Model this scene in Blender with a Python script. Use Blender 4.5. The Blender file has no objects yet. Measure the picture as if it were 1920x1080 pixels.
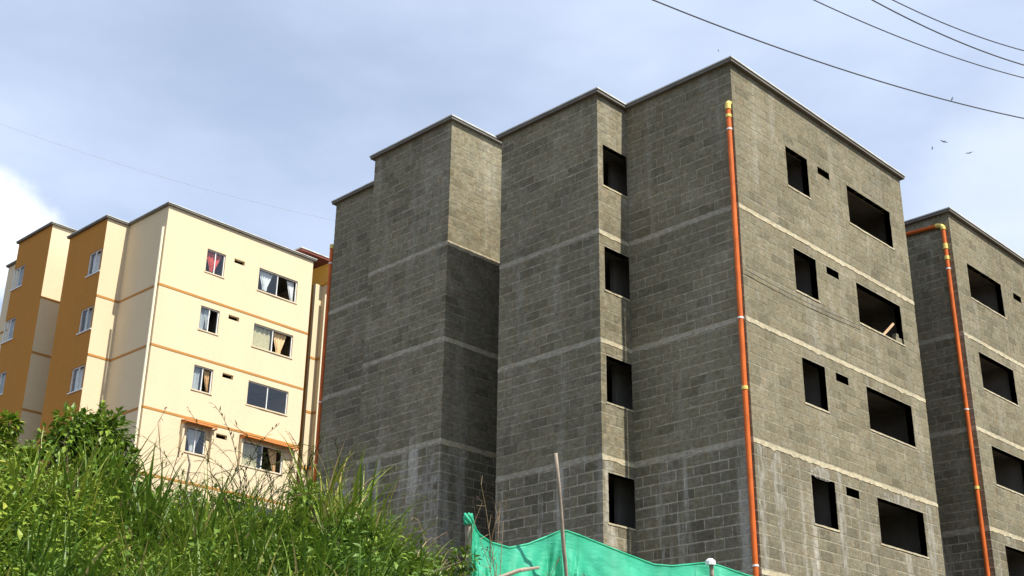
import bpy, bmesh, math, random
from mathutils import Vector, Matrix, noise
R = random.Random(7)
SC = bpy.context.scene
COL = SC.collection

# ------------------------------------------------------------------ camera
FOC = 2391.98                      # focal length in pixels of a 1920 wide picture
CAM = Vector((-19.4064, -12.8137, -11.3793))
YAW, PIT, ROL = 0.792546, 0.395126, 0.0137413
fwd = Vector((math.cos(PIT)*math.sin(YAW), math.cos(PIT)*math.cos(YAW), math.sin(PIT)))
rt = Vector((math.cos(YAW), -math.sin(YAW), 0)); up = rt.cross(fwd)
rt, up = (rt*math.cos(ROL) + up*math.sin(ROL), -rt*math.sin(ROL) + up*math.cos(ROL))
cd = bpy.data.cameras.new('camera'); cam = bpy.data.objects.new('camera', cd); COL.objects.link(cam)
cam.matrix_world = Matrix(((rt.x, up.x, -fwd.x, CAM.x), (rt.y, up.y, -fwd.y, CAM.y), (rt.z, up.z, -fwd.z, CAM.z), (0, 0, 0, 1)))
cd.sensor_width = 36; cd.lens = FOC/1920*36; cd.clip_start = .1; cd.clip_end = 3000
SC.camera = cam

def at(x, y, depth):               # world point seen at photo position x, y (1920 scale) at this depth along the view
    return CAM + (fwd + rt*((x-960)/FOC) + up*((540-y)/FOC))*depth
def px(p):
    d = Vector(p)-CAM; w = d.dot(fwd)
    if w < .1: return None
    return (960+FOC*d.dot(rt)/w, 540-FOC*d.dot(up)/w)

# ------------------------------------------------------------------ light
SUN = Vector((.06, -1.0, 1.33)).normalized()
EL = math.asin(SUN.z); AZ = math.atan2(SUN.x, SUN.y)
w = bpy.data.worlds.new('World'); SC.world = w; w.use_nodes = True
nt = w.node_tree; N = nt.nodes; Lk = nt.links
for n in list(N): N.remove(n)
out = N.new('ShaderNodeOutputWorld'); bg = N.new('ShaderNodeBackground'); bg.inputs['Strength'].default_value = .108
sky = N.new('ShaderNodeTexSky'); sky.sky_type = 'NISHITA'; sky.sun_disc = False
sky.sun_elevation = EL; sky.sun_rotation = AZ; sky.air_density = 1.0; sky.dust_density = .8; sky.ozone_density = 1.5; sky.altitude = 1500
tc = N.new('ShaderNodeTexCoord')
def wmath(op, a, b=None, clamp=False):
    m = N.new('ShaderNodeMath'); m.operation = op; m.use_clamp = clamp
    for i, v in enumerate((a, b)):
        if v is None: continue
        if isinstance(v, (int, float)): m.inputs[i].default_value = v
        else: Lk.new(v, m.inputs[i])
    return m.outputs[0]
def wnoise(scale, detail, rough, off, sq=(1, 1, 1)):
    mp = N.new('ShaderNodeMapping'); mp.inputs['Location'].default_value = off; mp.inputs['Scale'].default_value = sq
    Lk.new(tc.outputs['Generated'], mp.inputs['Vector'])
    n = N.new('ShaderNodeTexNoise'); n.inputs['Scale'].default_value = scale; n.inputs['Detail'].default_value = detail
    n.inputs['Roughness'].default_value = rough; Lk.new(mp.outputs[0], n.inputs['Vector']); return n.outputs['Fac']
def wramp(v, lo, hi):
    m = N.new('ShaderNodeMapRange'); m.interpolation_type = 'SMOOTHSTEP'; m.inputs['From Min'].default_value = lo; m.inputs['From Max'].default_value = hi
    Lk.new(v, m.inputs['Value']); return m.outputs[0]
def wbump(d, lo, hi):
    v = N.new('ShaderNodeVectorMath'); v.operation = 'DOT_PRODUCT'; v.inputs[1].default_value = d
    nn = N.new('ShaderNodeVectorMath'); nn.operation = 'NORMALIZE'; Lk.new(tc.outputs['Generated'], nn.inputs[0]); Lk.new(nn.outputs[0], v.inputs[0])
    return wramp(v.outputs['Value'], lo, hi)
nz = wnoise(7, 8, .6, (.3, 1.7, .2))
big = wnoise(1.7, 5, .5, (2.1, .4, 1.3), (1, 1, 2.2))
mid_ = wnoise(5.5, 6, .55, (.7, 4.4, 2.3), (1, 1, 2.6))
veil = wmath('ADD', wmath('MULTIPLY', wramp(big, .25, .75), .40), wmath('MULTIPLY', wramp(mid_, .3, .75), .15))
veil = wmath('ADD', veil, .40)
def cloud(pxy, lo, hi, edge, soft=.55):
    d = (at(pxy[0], pxy[1], 10)-CAM).normalized()
    b = wbump(d, lo, hi)
    s = wmath('ADD', b, wmath('MULTIPLY', wmath('SUBTRACT', nz, .5), 1.7))
    return wramp(s, edge, edge+soft)
c1 = cloud((-20, 425), .9965, 1.0, .42, .5)
c2 = cloud((2010, 390), .988, 1.0, .2, 1.1)
allc = wmath('MAXIMUM', c1, wmath('MULTIPLY', c2, .2))
m0 = N.new('ShaderNodeMix'); m0.data_type = 'RGBA'; Lk.new(veil, m0.inputs['Factor']); Lk.new(sky.outputs[0], m0.inputs['A']); m0.inputs['B'].default_value = (5.3, 6.1, 7.55, 1)
mx = N.new('ShaderNodeMix'); mx.data_type = 'RGBA'
Lk.new(allc, mx.inputs['Factor']); Lk.new(m0.outputs['Result'], mx.inputs['A']); mx.inputs['B'].default_value = (9.0, 9.1, 9.3, 1)
Lk.new(mx.outputs['Result'], bg.inputs['Color']); Lk.new(bg.outputs[0], out.inputs[0])
sl = bpy.data.lights.new('sun', 'SUN'); sl.energy = 5.0; sl.angle = math.radians(.5); sl.color = (1, .94, .84)
so = bpy.data.objects.new('sun', sl); COL.objects.link(so); so.rotation_euler = SUN.to_track_quat('Z', 'Y').to_euler(); so.location = (0, -30, 40)
SC.view_settings.view_transform = 'Standard'; SC.view_settings.look = 'None'; SC.view_settings.exposure = 0.62
SC.view_settings.gamma = 1; SC.view_settings.use_curve_mapping = False

# ------------------------------------------------------------------ materials
def mat(name):
    m = bpy.data.materials.new(name); m.use_nodes = True
    return m, m.node_tree.nodes, m.node_tree.links, m.node_tree.nodes['Principled BSDF']
def simple(name, col, rough=.8, var=.12, scale=6, bump=.0, metallic=0, spec=.3):
    m, n, l, b = mat(name)
    t = n.new('ShaderNodeTexCoord'); z = n.new('ShaderNodeTexNoise'); z.inputs['Scale'].default_value = scale; z.inputs['Detail'].default_value = 6
    l.new(t.outputs['Object'], z.inputs['Vector'])
    r = n.new('ShaderNodeMapRange'); r.inputs['From Min'].default_value = .3; r.inputs['From Max'].default_value = .7
    r.inputs['To Min'].default_value = 1-var; r.inputs['To Max'].default_value = 1+var; l.new(z.outputs['Fac'], r.inputs['Value'])
    v = n.new('ShaderNodeVectorMath'); v.operation = 'SCALE'; v.inputs[0].default_value = col; l.new(r.outputs[0], v.inputs['Scale'])
    l.new(v.outputs[0], b.inputs['Base Color']); b.inputs['Roughness'].default_value = rough; b.inputs['Metallic'].default_value = metallic
    b.inputs['Specular IOR Level'].default_value = spec
    if bump:
        bp = n.new('ShaderNodeBump'); bp.inputs['Strength'].default_value = bump; bp.inputs['Distance'].default_value = .01
        z2 = n.new('ShaderNodeTexNoise'); z2.inputs['Scale'].default_value = scale*8; z2.inputs['Detail'].default_value = 8; l.new(t.outputs['Object'], z2.inputs['Vector'])
        l.new(z2.outputs['Fac'], bp.inputs['Height']); l.new(bp.outputs[0], b.inputs['Normal'])
    return m
def cmat(name, lo, hi, smear, smear_lo, streak=.0, bump=.5):
    """cement material: a tint for every block, fine grain, cement smears and rain streaks, all in building space"""
    m, n, l, b = mat(name)
    at_ = n.new('ShaderNodeAttribute'); at_.attribute_name = 'rnd'
    oi = n.new('ShaderNodeObjectInfo')
    ad = n.new('ShaderNodeMath'); ad.operation = 'ADD'; l.new(at_.outputs['Fac'], ad.inputs[0]); l.new(oi.outputs['Random'], ad.inputs[1])
    fr = n.new('ShaderNodeMath'); fr.operation = 'FRACT'; l.new(ad.outputs[0], fr.inputs[0])
    wn = n.new('ShaderNodeTexWhiteNoise'); wn.noise_dimensions = '1D'; l.new(fr.outputs[0], wn.inputs['W'])
    rp = n.new('ShaderNodeValToRGB'); e = rp.color_ramp.elements
    e[0].color = (*lo, 1); e[1].color = (*hi, 1); e[0].position = .0; e[1].position = 1
    mid = e.new(.3); mid.color = tuple(a*.35+c*.65 for a, c in zip(lo, hi))+(1,)
    l.new(fr.outputs[0], rp.inputs[0])
    geo = n.new('ShaderNodeNewGeometry')
    def noi(scale, det, sq=(1, 1, 1), rough=.55):
        mp = n.new('ShaderNodeMapping'); mp.inputs['Scale'].default_value = sq; l.new(geo.outputs['Position'], mp.inputs['Vector'])
        z = n.new('ShaderNodeTexNoise'); z.inputs['Scale'].default_value = scale; z.inputs['Detail'].default_value = det; z.inputs['Roughness'].default_value = rough
        l.new(mp.outputs[0], z.inputs['Vector']); return z.outputs['Fac']
    def rng(v, a, c, lo_, hi_):
        r = n.new('ShaderNodeMapRange'); r.inputs['From Min'].default_value = a; r.inputs['From Max'].default_value = c
        r.inputs['To Min'].default_value = lo_; r.inputs['To Max'].default_value = hi_; l.new(v, r.inputs['Value']); return r.outputs[0]
    sm = rng(noi(1.3, 9, (1, 1, 1), .62), smear_lo, smear_lo+.2, 0, .75)
    mx = n.new('ShaderNodeMix'); mx.data_type = 'RGBA'; l.new(sm, mx.inputs['Factor']); l.new(rp.outputs[0], mx.inputs['A']); mx.inputs['B'].default_value = (*smear, 1)
    st = rng(noi(2.2, 6, (1, 1, .09), .6), .54, .66, 0, streak)
    mx2 = n.new('ShaderNodeMix'); mx2.data_type = 'RGBA'; l.new(st, mx2.inputs['Factor']); l.new(mx.outputs['Result'], mx2.inputs['A']); mx2.inputs['B'].default_value = (.54, .525, .47, 1)
    fk = rng(noi(3.4, 7, (1, 1, 3.2), .6), .60, .74, 0, .55)
    mx3 = n.new('ShaderNodeMix'); mx3.data_type = 'RGBA'; l.new(fk, mx3.inputs['Factor']); l.new(mx2.outputs['Result'], mx3.inputs['A']); mx3.inputs['B'].default_value = (.36, .335, .26, 1); mx2 = mx3
    gr = n.new('ShaderNodeMath'); gr.operation = 'MULTIPLY'
    gm_ = n.new('ShaderNodeMath'); gm_.operation = 'MULTIPLY'; l.new(rng(noi(34, 8, (1, 1, 1), .75), .3, .7, .72, 1.26), gm_.inputs[0]); l.new(rng(noi(9, 5, (1, 1, 1.6), .6), .3, .7, .72, 1.26), gm_.inputs[1]); l.new(gm_.outputs[0], gr.inputs[0]); l.new(rng(noi(.45, 4), .3, .7, .86, 1.13), gr.inputs[1])
    hu = n.new('ShaderNodeMix'); hu.data_type = 'RGBA'; hu.blend_type = 'MULTIPLY'; l.new(rng(noi(5, 5), .42, .68, 0, .8), hu.inputs['Factor']); l.new(mx2.outputs['Result'], hu.inputs['A']); hu.inputs['B'].default_value = (1.0, .90, .80, 1); mx2 = hu
    sc = n.new('ShaderNodeVectorMath'); sc.operation = 'SCALE'; l.new(mx2.outputs['Result'], sc.inputs[0]); l.new(gr.outputs[0], sc.inputs['Scale'])
    l.new(sc.outputs[0], b.inputs['Base Color']); b.inputs['Roughness'].default_value = .95; b.inputs['Specular IOR Level'].default_value = .108
    bp = n.new('ShaderNodeBump'); bp.inputs['Strength'].default_value = bump; bp.inputs['Distance'].default_value = .008
    l.new(noi(55, 6, (1, 1, 1), .7), bp.inputs['Height']); l.new(bp.outputs[0], b.inputs['Normal'])
    return m
def plaster(name, col, dirt, amount):
    m, n, l, b = mat(name)
    geo = n.new('ShaderNodeNewGeometry')
    def noi(scale, det, sq):
        mp = n.new('ShaderNodeMapping'); mp.inputs['Scale'].default_value = sq; l.new(geo.outputs['Position'], mp.inputs['Vector'])
        z = n.new('ShaderNodeTexNoise'); z.inputs['Scale'].default_value = scale; z.inputs['Detail'].default_value = det; z.inputs['Roughness'].default_value = .6
        l.new(mp.outputs[0], z.inputs['Vector']); return z.outputs['Fac']
    r = n.new('ShaderNodeMapRange'); r.inputs['From Min'].default_value = .45; r.inputs['From Max'].default_value = .8; r.inputs['To Max'].default_value = amount
    l.new(noi(.9, 8, (1, 1, .35)), r.inputs['Value'])
    mx = n.new('ShaderNodeMix'); mx.data_type = 'RGBA'; l.new(r.outputs[0], mx.inputs['Factor']); mx.inputs['A'].default_value = (*col, 1); mx.inputs['B'].default_value = (*dirt, 1)
    r2 = n.new('ShaderNodeMapRange'); r2.inputs['From Min'].default_value = .3; r2.inputs['From Max'].default_value = .7; r2.inputs['To Min'].default_value = .965; r2.inputs['To Max'].default_value = 1.03
    l.new(noi(9, 8, (1, 1, 1)), r2.inputs['Value'])
    sc = n.new('ShaderNodeVectorMath'); sc.operation = 'SCALE'; l.new(mx.outputs['Result'], sc.inputs[0]); l.new(r2.outputs[0], sc.inputs['Scale'])
    l.new(sc.outputs[0], b.inputs['Base Color']); b.inputs['Roughness'].default_value = .85; b.inputs['Specular IOR Level'].default_value = .2
    bp = n.new('ShaderNodeBump'); bp.inputs['Strength'].default_value = .35; bp.inputs['Distance'].default_value = .006
    l.new(noi(35, 5, (1, 1, 1)), bp.inputs['Height']); l.new(bp.outputs[0], b.inputs['Normal'])
    return m
def leafmat(name, stops, trans=.35, rough=.55):
    m, n, l, b = mat(name)
    a = n.new('ShaderNodeAttribute'); a.attribute_name = 'tint'
    rp = n.new('ShaderNodeValToRGB'); e = rp.color_ramp.elements
    e[0].position, e[0].color = stops[0][0], (*stops[0][1], 1); e[1].position, e[1].color = stops[-1][0], (*stops[-1][1], 1)
    for p, c in stops[1:-1]: x = e.new(p); x.color = (*c, 1)
    l.new(a.outputs['Fac'], rp.inputs[0]); l.new(rp.outputs[0], b.inputs['Base Color']); b.inputs['Roughness'].default_value = rough
    b.inputs['Specular IOR Level'].default_value = .25
    tr = n.new('ShaderNodeBsdfTranslucent'); l.new(rp.outputs[0], tr.inputs['Color'])
    ms = n.new('ShaderNodeMixShader'); ms.inputs[0].default_value = trans
    l.new(b.outputs[0], ms.inputs[1]); l.new(tr.outputs[0], ms.inputs[2]); l.new(ms.outputs[0], n['Material Output'].inputs[0])
    return m
def glassmat(name):
    m, n, l, b = mat(name)
    tr = n.new('ShaderNodeBsdfTransparent'); tr.inputs[0].default_value = (.95, .97, .97, 1)
    gl = n.new('ShaderNodeBsdfGlossy'); gl.inputs['Roughness'].default_value = .03
    ms = n.new('ShaderNodeMixShader'); ms.inputs[0].default_value = .055; l.new(tr.outputs[0], ms.inputs[1]); l.new(gl.outputs[0], ms.inputs[2])
    l.new(ms.outputs[0], n['Material Output'].inputs[0]); return m
def netmat(name):
    m, n, l, b = mat(name)
    t = n.new('ShaderNodeTexCoord'); z = n.new('ShaderNodeTexNoise'); z.inputs['Scale'].default_value = 3; z.inputs['Detail'].default_value = 7; l.new(t.outputs['Object'], z.inputs['Vector'])
    rp = n.new('ShaderNodeValToRGB'); e = rp.color_ramp.elements; e[0].position = .3; e[0].color = (.028, .50, .27, 1); e[1].position = .75; e[1].color = (.09, .67, .42, 1)
    l.new(z.outputs['Fac'], rp.inputs[0]); l.new(rp.outputs[0], b.inputs['Base Color']); b.inputs['Roughness'].default_value = .6
    mp = n.new('ShaderNodeMapping'); mp.inputs['Rotation'].default_value = (.5, .7, .3); mp.inputs['Scale'].default_value = (2, 2, 6); l.new(t.outputs['Object'], mp.inputs[0])
    z2 = n.new('ShaderNodeTexNoise'); z2.inputs['Scale'].default_value = 1.3; z2.inputs['Detail'].default_value = 6; z2.inputs['Distortion'].default_value = 1.2; l.new(mp.outputs[0], z2.inputs['Vector'])
    bp = n.new('ShaderNodeBump'); bp.inputs['Strength'].default_value = .32; bp.inputs['Distance'].default_value = .05; l.new(z2.outputs['Fac'], bp.inputs['Height']); l.new(bp.outputs[0], b.inputs['Normal'])
    tr = n.new('ShaderNodeBsdfTranslucent'); l.new(rp.outputs[0], tr.inputs[0])
    ms = n.new('ShaderNodeMixShader'); ms.inputs[0].default_value = .4; l.new(b.outputs[0], ms.inputs[1]); l.new(tr.outputs[0], ms.inputs[2])
    tp = n.new('ShaderNodeBsdfTransparent'); m2 = n.new('ShaderNodeMixShader'); m2.inputs[0].default_value = .10
    l.new(ms.outputs[0], m2.inputs[1]); l.new(tp.outputs[0], m2.inputs[2]); l.new(m2.outputs[0], n['Material Output'].inputs[0]); return m

M = {}
M['block'] = cmat('concrete_block', (.142, .131, .088), (.206, .188, .128), (.30, .275, .205), .55, .12)
M['mortar'] = cmat('mortar', (.335, .31, .232), (.335, .31, .232), (.38, .35, .265), .5, .1)
M['mortar_sunlit'] = cmat('mortar_sunlit', (.265, .245, .178), (.265, .245, .178), (.32, .295, .22), .5, .1)  # sunlit-face copy of the mortar: sun-flattened joint contrast painted into its colour
M['block_low'] = cmat('cement_smeared_block', (.122, .112, .078), (.190, .174, .121), (.36, .335, .265), .56, .5)
M['mortar_low'] = cmat('cement_smeared_mortar', (.38, .352, .275), (.38, .352, .275), (.42, .395, .32), .5, .6)
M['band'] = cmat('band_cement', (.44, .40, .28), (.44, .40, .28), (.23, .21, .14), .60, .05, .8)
M['band_shaded'] = cmat('band_shaded_cement', (.34, .318, .25), (.34, .318, .25), (.20, .185, .135), .56, .05, .8)  # shaded-face copy of the band cement, shade painted into its darker greyer tone
M['slab'] = simple('bare_slab', (.16, .15, .13), .95, .2, 2, .3)
M['roof'] = simple('pale_roof_edge', (.52, .52, .48), .8, .2, 3)
M['pipe'] = simple('orange_plastic_pipe', (.56, .115, .014), .55, .2, 3, 0, 0, .3)
M['collar'] = simple('yellow_plastic_collar', (.72, .56, .15), .45, .1, 20)
M['clip'] = simple('white_metal_clip', (.75, .72, .70), .5, .1, 20)
M['cream'] = plaster('cream_plaster', (.625, .515, .342), (.50, .42, .275), .35)
M['ochre'] = plaster('ochre_plaster', (.45, .195, .030), (.34, .16, .035), .35)
M['stripe'] = plaster('ochre_stripe', (.42, .20, .05), (.34, .18, .06), .4)
M['amber'] = plaster('amber_plaster', (.76, .40, .07), (.6, .3, .06), .3)
M['creampipe'] = simple('cream_pipe', (.78, .70, .50), .5, .05, 9)
M['frame'] = simple('white_window_frame', (.72, .72, .70), .45, .06, 9)
M['glass'] = glassmat('window_glass')
M['redroof'] = simple('red_brown_fascia', (.17, .05, .035), .8, .2, 4)
M['awning'] = simple('orange_awning', (.55, .19, .035), .7, .15, 5)
M['wood'] = simple('weathered_wood', (.33, .27, .21), .9, .25, 7, .3)
M['plank'] = simple('raw_plank', (.62, .42, .25), .8, .15, 7)
M['wire'] = simple('dark_grey_cable', (.12, .12, .14), .7, .1, 5)
M['greywire'] = simple('grey_cable', (.42, .43, .46), .7, .1, 5)
M['bird'] = simple('dark_feathers', (.05, .05, .055), .8, .1, 9)
M['net'] = netmat('green_shade_net')
M['white'] = simple('white_cap', (.8, .8, .78), .6, .05, 20)
M['soil'] = simple('brown_soil', (.07, .05, .03), 1, .35, 1.2, .6)
M['bark'] = simple('grey_brown_bark', (.14, .10, .07), .95, .25, 12, .5)
M['grass'] = leafmat('grass_blades', [(0, (.035, .075, .010)), (.35, (.095, .175, .020)), (.7, (.22, .285, .03)), (.86, (.33, .30, .06)), (1, (.45, .36, .17))], .24, .45)
M['leaf'] = leafmat('broad_leaves', [(0, (.030, .068, .009)), (.4, (.10, .18, .018)), (.8, (.22, .30, .03)), (1, (.36, .38, .06))], .22, .4)
M['dry'] = leafmat('dry_stalks', [(0, (.10, .055, .03)), (.5, (.20, .13, .07)), (1, (.38, .29, .17))], .15, .8)
M['seed'] = leafmat('dark_seed_stems', [(0, (.025, .026, .010)), (.5, (.05, .06, .018)), (1, (.10, .12, .03))], .2, .7)
CURT = {k: simple('curtain_'+k, c, .9, .12, 14) for k, c in dict(red=(.62, .10, .08), white=(.68, .70, .70), grey=(.42, .44, .45), beige=(.66, .47, .26), straw=(.50, .44, .26)).items()}
def mixed(name):                   # curtains seen through glass let light through a little
    return CURT[name]

# ------------------------------------------------------------------ mesh helpers
class MB:
    def __init__(s): s.v = []; s.f = []; s.rnd = []; s.mi = []
    def face(s, pts, r=0, mi=0):
        i = len(s.v); s.v += [tuple(p) for p in pts]; s.f.append(tuple(range(i, i+len(pts)))); s.rnd.append(r); s.mi.append(mi)
    def box(s, a, b, r=0, mi=0):
        x0, y0, z0 = a; x1, y1, z1 = b; i = len(s.v)
        s.v += [(x0, y0, z0), (x1, y0, z0), (x1, y1, z0), (x0, y1, z0), (x0, y0, z1), (x1, y0, z1), (x1, y1, z1), (x0, y1, z1)]
        for q in ((0, 3, 2, 1), (4, 5, 6, 7), (0, 1, 5, 4), (1, 2, 6, 5), (2, 3, 7, 6), (3, 0, 4, 7)):
            s.f.append(tuple(i+k for k in q)); s.rnd.append(r); s.mi.append(mi)
    def obox(s, o, ux, uy, uz, r=0):        # box from a corner and three edge vectors
        i = len(s.v); o, ux, uy, uz = map(Vector, (o, ux, uy, uz))
        s.v += [tuple(p) for p in (o, o+ux, o+ux+uy, o+uy, o+uz, o+ux+uz, o+ux+uy+uz, o+uy+uz)]
        for q in ((0, 3, 2, 1), (4, 5, 6, 7), (0, 1, 5, 4), (1, 2, 6, 5), (2, 3, 7, 6), (3, 0, 4, 7)):
            s.f.append(tuple(i+k for k in q)); s.rnd.append(r); s.mi.append(0)
    def tube(s, pts, rad, seg=8, r=0, cap=True):
        pts = [Vector(p) for p in pts]
        rads = rad if isinstance(rad, (list, tuple)) else [rad]*len(pts)
        i0 = len(s.v)
        t0 = (pts[1]-pts[0]).normalized(); ref = Vector((0, 0, 1)) if abs(t0.z) < .9 else Vector((1, 0, 0))
        a = t0.cross(ref).normalized()
        for k, p in enumerate(pts):
            t = (pts[min(k+1, len(pts)-1)]-pts[max(k-1, 0)]).normalized()
            a = (a-t*a.dot(t)).normalized(); b = t.cross(a)
            for j in range(seg):
                an = 2*math.pi*j/seg; s.v.append(tuple(p+(a*math.cos(an)+b*math.sin(an))*rads[k]))
        for k in range(len(pts)-1):
            for j in range(seg):
                s.f.append((i0+k*seg+j, i0+k*seg+(j+1) % seg, i0+(k+1)*seg+(j+1) % seg, i0+(k+1)*seg+j)); s.rnd.append(r); s.mi.append(0)
        if cap:
            s.f.append(tuple(i0+j for j in range(seg-1, -1, -1))); s.rnd.append(r); s.mi.append(0)
            k = i0+(len(pts)-1)*seg; s.f.append(tuple(k+j for j in range(seg))); s.rnd.append(r); s.mi.append(0)
    def build(s, name, mats, parent=None, attr=None, smooth=False):
        me = bpy.data.meshes.new(name); me.from_pydata(s.v, [], s.f)
        for m in (mats if isinstance(mats, (list, tuple)) else [mats]): me.materials.append(m)
        if any(s.mi): me.polygons.foreach_set('material_index', s.mi)
        if attr:
            a = me.attributes.new(attr, 'FLOAT', 'FACE'); a.data.foreach_set('value', s.rnd)
        if smooth: me.polygons.foreach_set('use_smooth', [True]*len(s.f))
        me.update()
        o = bpy.data.objects.new(name, me); COL.objects.link(o)
        if parent: o.parent = parent
        return o
def tag(o, label=None, cat=None, group=None, kind=None):
    for k, v in (('label', label), ('category', cat), ('group', group), ('kind', kind)):
        if v: o[k] = v
    return o
def empty(name, loc, rz=0, **k):
    o = bpy.data.objects.new(name, None); COL.objects.link(o); o.location = loc; o.rotation_euler = (0, 0, rz); o.empty_display_size = .3
    return tag(o, **k)

# ------------------------------------------------------------------ terrain
def lerp_tab(t, x):
    if x <= t[0][0]: return t[0][1:]
    for a, b in zip(t, t[1:]):
        if x <= b[0]:
            k = (x-a[0])/(b[0]-a[0]); k = k*k*(3-2*k)
            return tuple(p+(q-p)*k for p, q in zip(a[1:], b[1:]))
    return t[-1][1:]
CREST = [(-60, -6), (0, 9), (18, 12.4), (26, 11.6), (29, 10.3), (36, 10.2), (38, 10.5), (41, 9.2), (43.5, 8.0), (48, 6.8), (56, 5.8), (75, 3), (120, -6)]   # bearing, elevation of the crest
def zfar(x, y):
    return lerp_tab([(-40, -15), (-16, -13.4), (-5, -9.75), (5, -9.7), (13, -8.6), (27, -2.6), (60, -2.4), (400, -1)], y)[0]
def terr(x, y):
    dx, dy = x-CAM.x, y-CAM.y; d = math.hypot(dx, dy); az = math.degrees(math.atan2(dx, dy))
    zc = CAM.z+13*math.tan(math.radians(lerp_tab(CREST, az)[0])); z0 = CAM.z-1.6
    if d < 3: z = z0
    elif d < 13:
        k = (d-3)/10; k = k*k*(3-2*k)*.5+k*.5; z = z0+(zc-z0)*k
    else:
        k = min(1, (d-13)/7); k = k*k*(3-2*k); z = zc+(zfar(x, y)-zc)*k
    n = noise.noise(Vector((x*.35, y*.35, 3)))*.22+noise.noise(Vector((x*1.1, y*1.1, 9)))*.08
    return z+n*min(1, d/5)*(1 if d < 17 else .25)
g = MB()
rings = [0.6*k for k in range(1, 36)]+[22+1.2*k for k in range(0, 30)]+[62, 75, 95, 130, 190, 280, 420]
naz = 180
g.v.append((CAM.x, CAM.y, terr(CAM.x, CAM.y)))
for r_ in rings:
    for j in range(naz):
        a = 2*math.pi*j/naz; x, y = CAM.x+r_*math.sin(a), CAM.y+r_*math.cos(a); g.v.append((x, y, terr(x, y)))
for j in range(naz): g.f.append((0, 1+(j+1) % naz, 1+j))
for k in range(len(rings)-1):
    for j in range(naz):
        a0 = 1+k*naz; b0 = a0+naz; g.f.append((a0+j, a0+(j+1) % naz, b0+(j+1) % naz, b0+j))
g.rnd = [0]*len(g.f); g.mi = [0]*len(g.f)
tag(g.build('hillside', M['soil'], smooth=True), kind='structure')

# ------------------------------------------------------------------ the estate plan, shared by every block of flats
W, A1, S1, A2, GAP, HC, ZR, OV = 7.11, 2.836, .971, 5.756, 1.757, 1.192, 3.39, .115
B3 = A2+GAP; A3 = B3+A2-A1; A4 = A3+A1
ST = 2.415; NB = 4                                        # storey height, floor bands in view (z = 0, -ST, -2ST, ...)
BASE = -10.1
SM, VT, BG = (1.92, 2.78), (3.20, 3.70), (4.43, 6.39)     # openings of the gable: small window, vent, wide window
SILL, HEAD, VS = 1.15, 2.125, 1.945
def openings(mirror=False):
    H = []
    for k in range(-4, 1):
        z = k*ST
        for nm, (a, b), lo in (('small', SM, SILL), ('vent', VT, VS), ('wide', BG, SILL)):
            if mirror: a, b = W-b, W-a
            H.append((a, b, z+lo, z+HEAD, nm, k))
    return H
# a face: origin, u direction, inward direction; normal = -inward
FACES = {
    'gable': ((0, 0), (1, 0), (0, 1), W, 0.0),
    'a_left': ((0, A1), (0, -1), (1, 0), A1, 0.0),
    'b_step': ((-S1, A1), (1, 0), (0, 1), S1, 0.0),
    'b_left': ((-S1, A2), (0, -1), (1, 0), A2-A1, 0.0),
    'c_step': ((-S1, B3), (1, 0), (0, 1), S1+1.4, HC),
    'c_left': ((-S1, A3), (0, -1), (1, 0), A3-B3, HC),
    'd_left': ((0, A4), (0, -1), (1, 0), A1, HC),
}
def wall_with_holes(mb, face, z0, z1, holes, rec, th, mi=0):
    cap0 = face[1][0] == 0 and face[0] != (0, A1)          # only a wall's free end is closed, corners meet edge to edge
    (ox, oy), (ux, uy), (nx, ny), L, _ = face
    us = sorted({rec, L-rec if face[3] != S1+1.4 else L} | {h for a in holes for h in a[:2]}); zs = sorted({z0, z1} | {h for a in holes for h in a[2:4]})
    us = [u for u in us if rec-1e-6 <= u <= L+1e-6]
    P = lambda u, d, z: (ox+ux*u+nx*d, oy+uy*u+ny*d, z)
    inh = lambda u, z: any(a < u < b and c < z < d for a, b, c, d in [h[:4] for h in holes])
    nu, nz_ = len(us)-1, len(zs)-1
    solid = lambda i, j: 0 <= i < nu and 0 <= j < nz_ and not inh((us[i]+us[i+1])/2, (zs[j]+zs[j+1])/2)
    for i in range(nu):
        for j in range(nz_):
            if not solid(i, j): continue
            a, b, c, d = us[i], us[i+1], zs[j], zs[j+1]
            mb.face([P(a, rec, c), P(b, rec, c), P(b, rec, d), P(a, rec, d)], 0, mi)
            mb.face([P(a, th, c), P(a, th, d), P(b, th, d), P(b, th, c)], 0, mi)
            if (i > 0 or cap0) and not solid(i-1, j): mb.face([P(a, rec, c), P(a, rec, d), P(a, th, d), P(a, th, c)], 0, mi)
            if i < nu-1 and not solid(i+1, j): mb.face([P(b, rec, c), P(b, th, c), P(b, th, d), P(b, rec, d)], 0, mi)
            if not solid(i, j-1): mb.face([P(a, rec, c), P(a, th, c), P(b, th, c), P(b, rec, c)], 0, mi)
            if not solid(i, j+1): mb.face([P(a, rec, d), P(b, rec, d), P(b, th, d), P(a, th, d)], 0, mi)
def subtract(rect, holes):
    out = [rect]
    for h in holes:
        nx_ = []
        for a, b, c, d in out:
            if h[1] <= a or h[0] >= b or h[3] <= c or h[2] >= d: nx_.append((a, b, c, d)); continue
            c2, d2 = max(c, h[2]), min(d, h[3])
            if c2 > c: nx_.append((a, b, c, c2))
            if d2 < d: nx_.append((a, b, d2, d))
            if h[0] > a: nx_.append((a, h[0], c2, d2))
            if h[1] < b: nx_.append((h[1], b, c2, d2))
        out = nx_
    return [r for r in out if r[1]-r[0] > .025 and r[3]-r[2] > .02]
BL, BD, JT = .412, .13, .011      # block pitch, depth, joint
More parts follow.
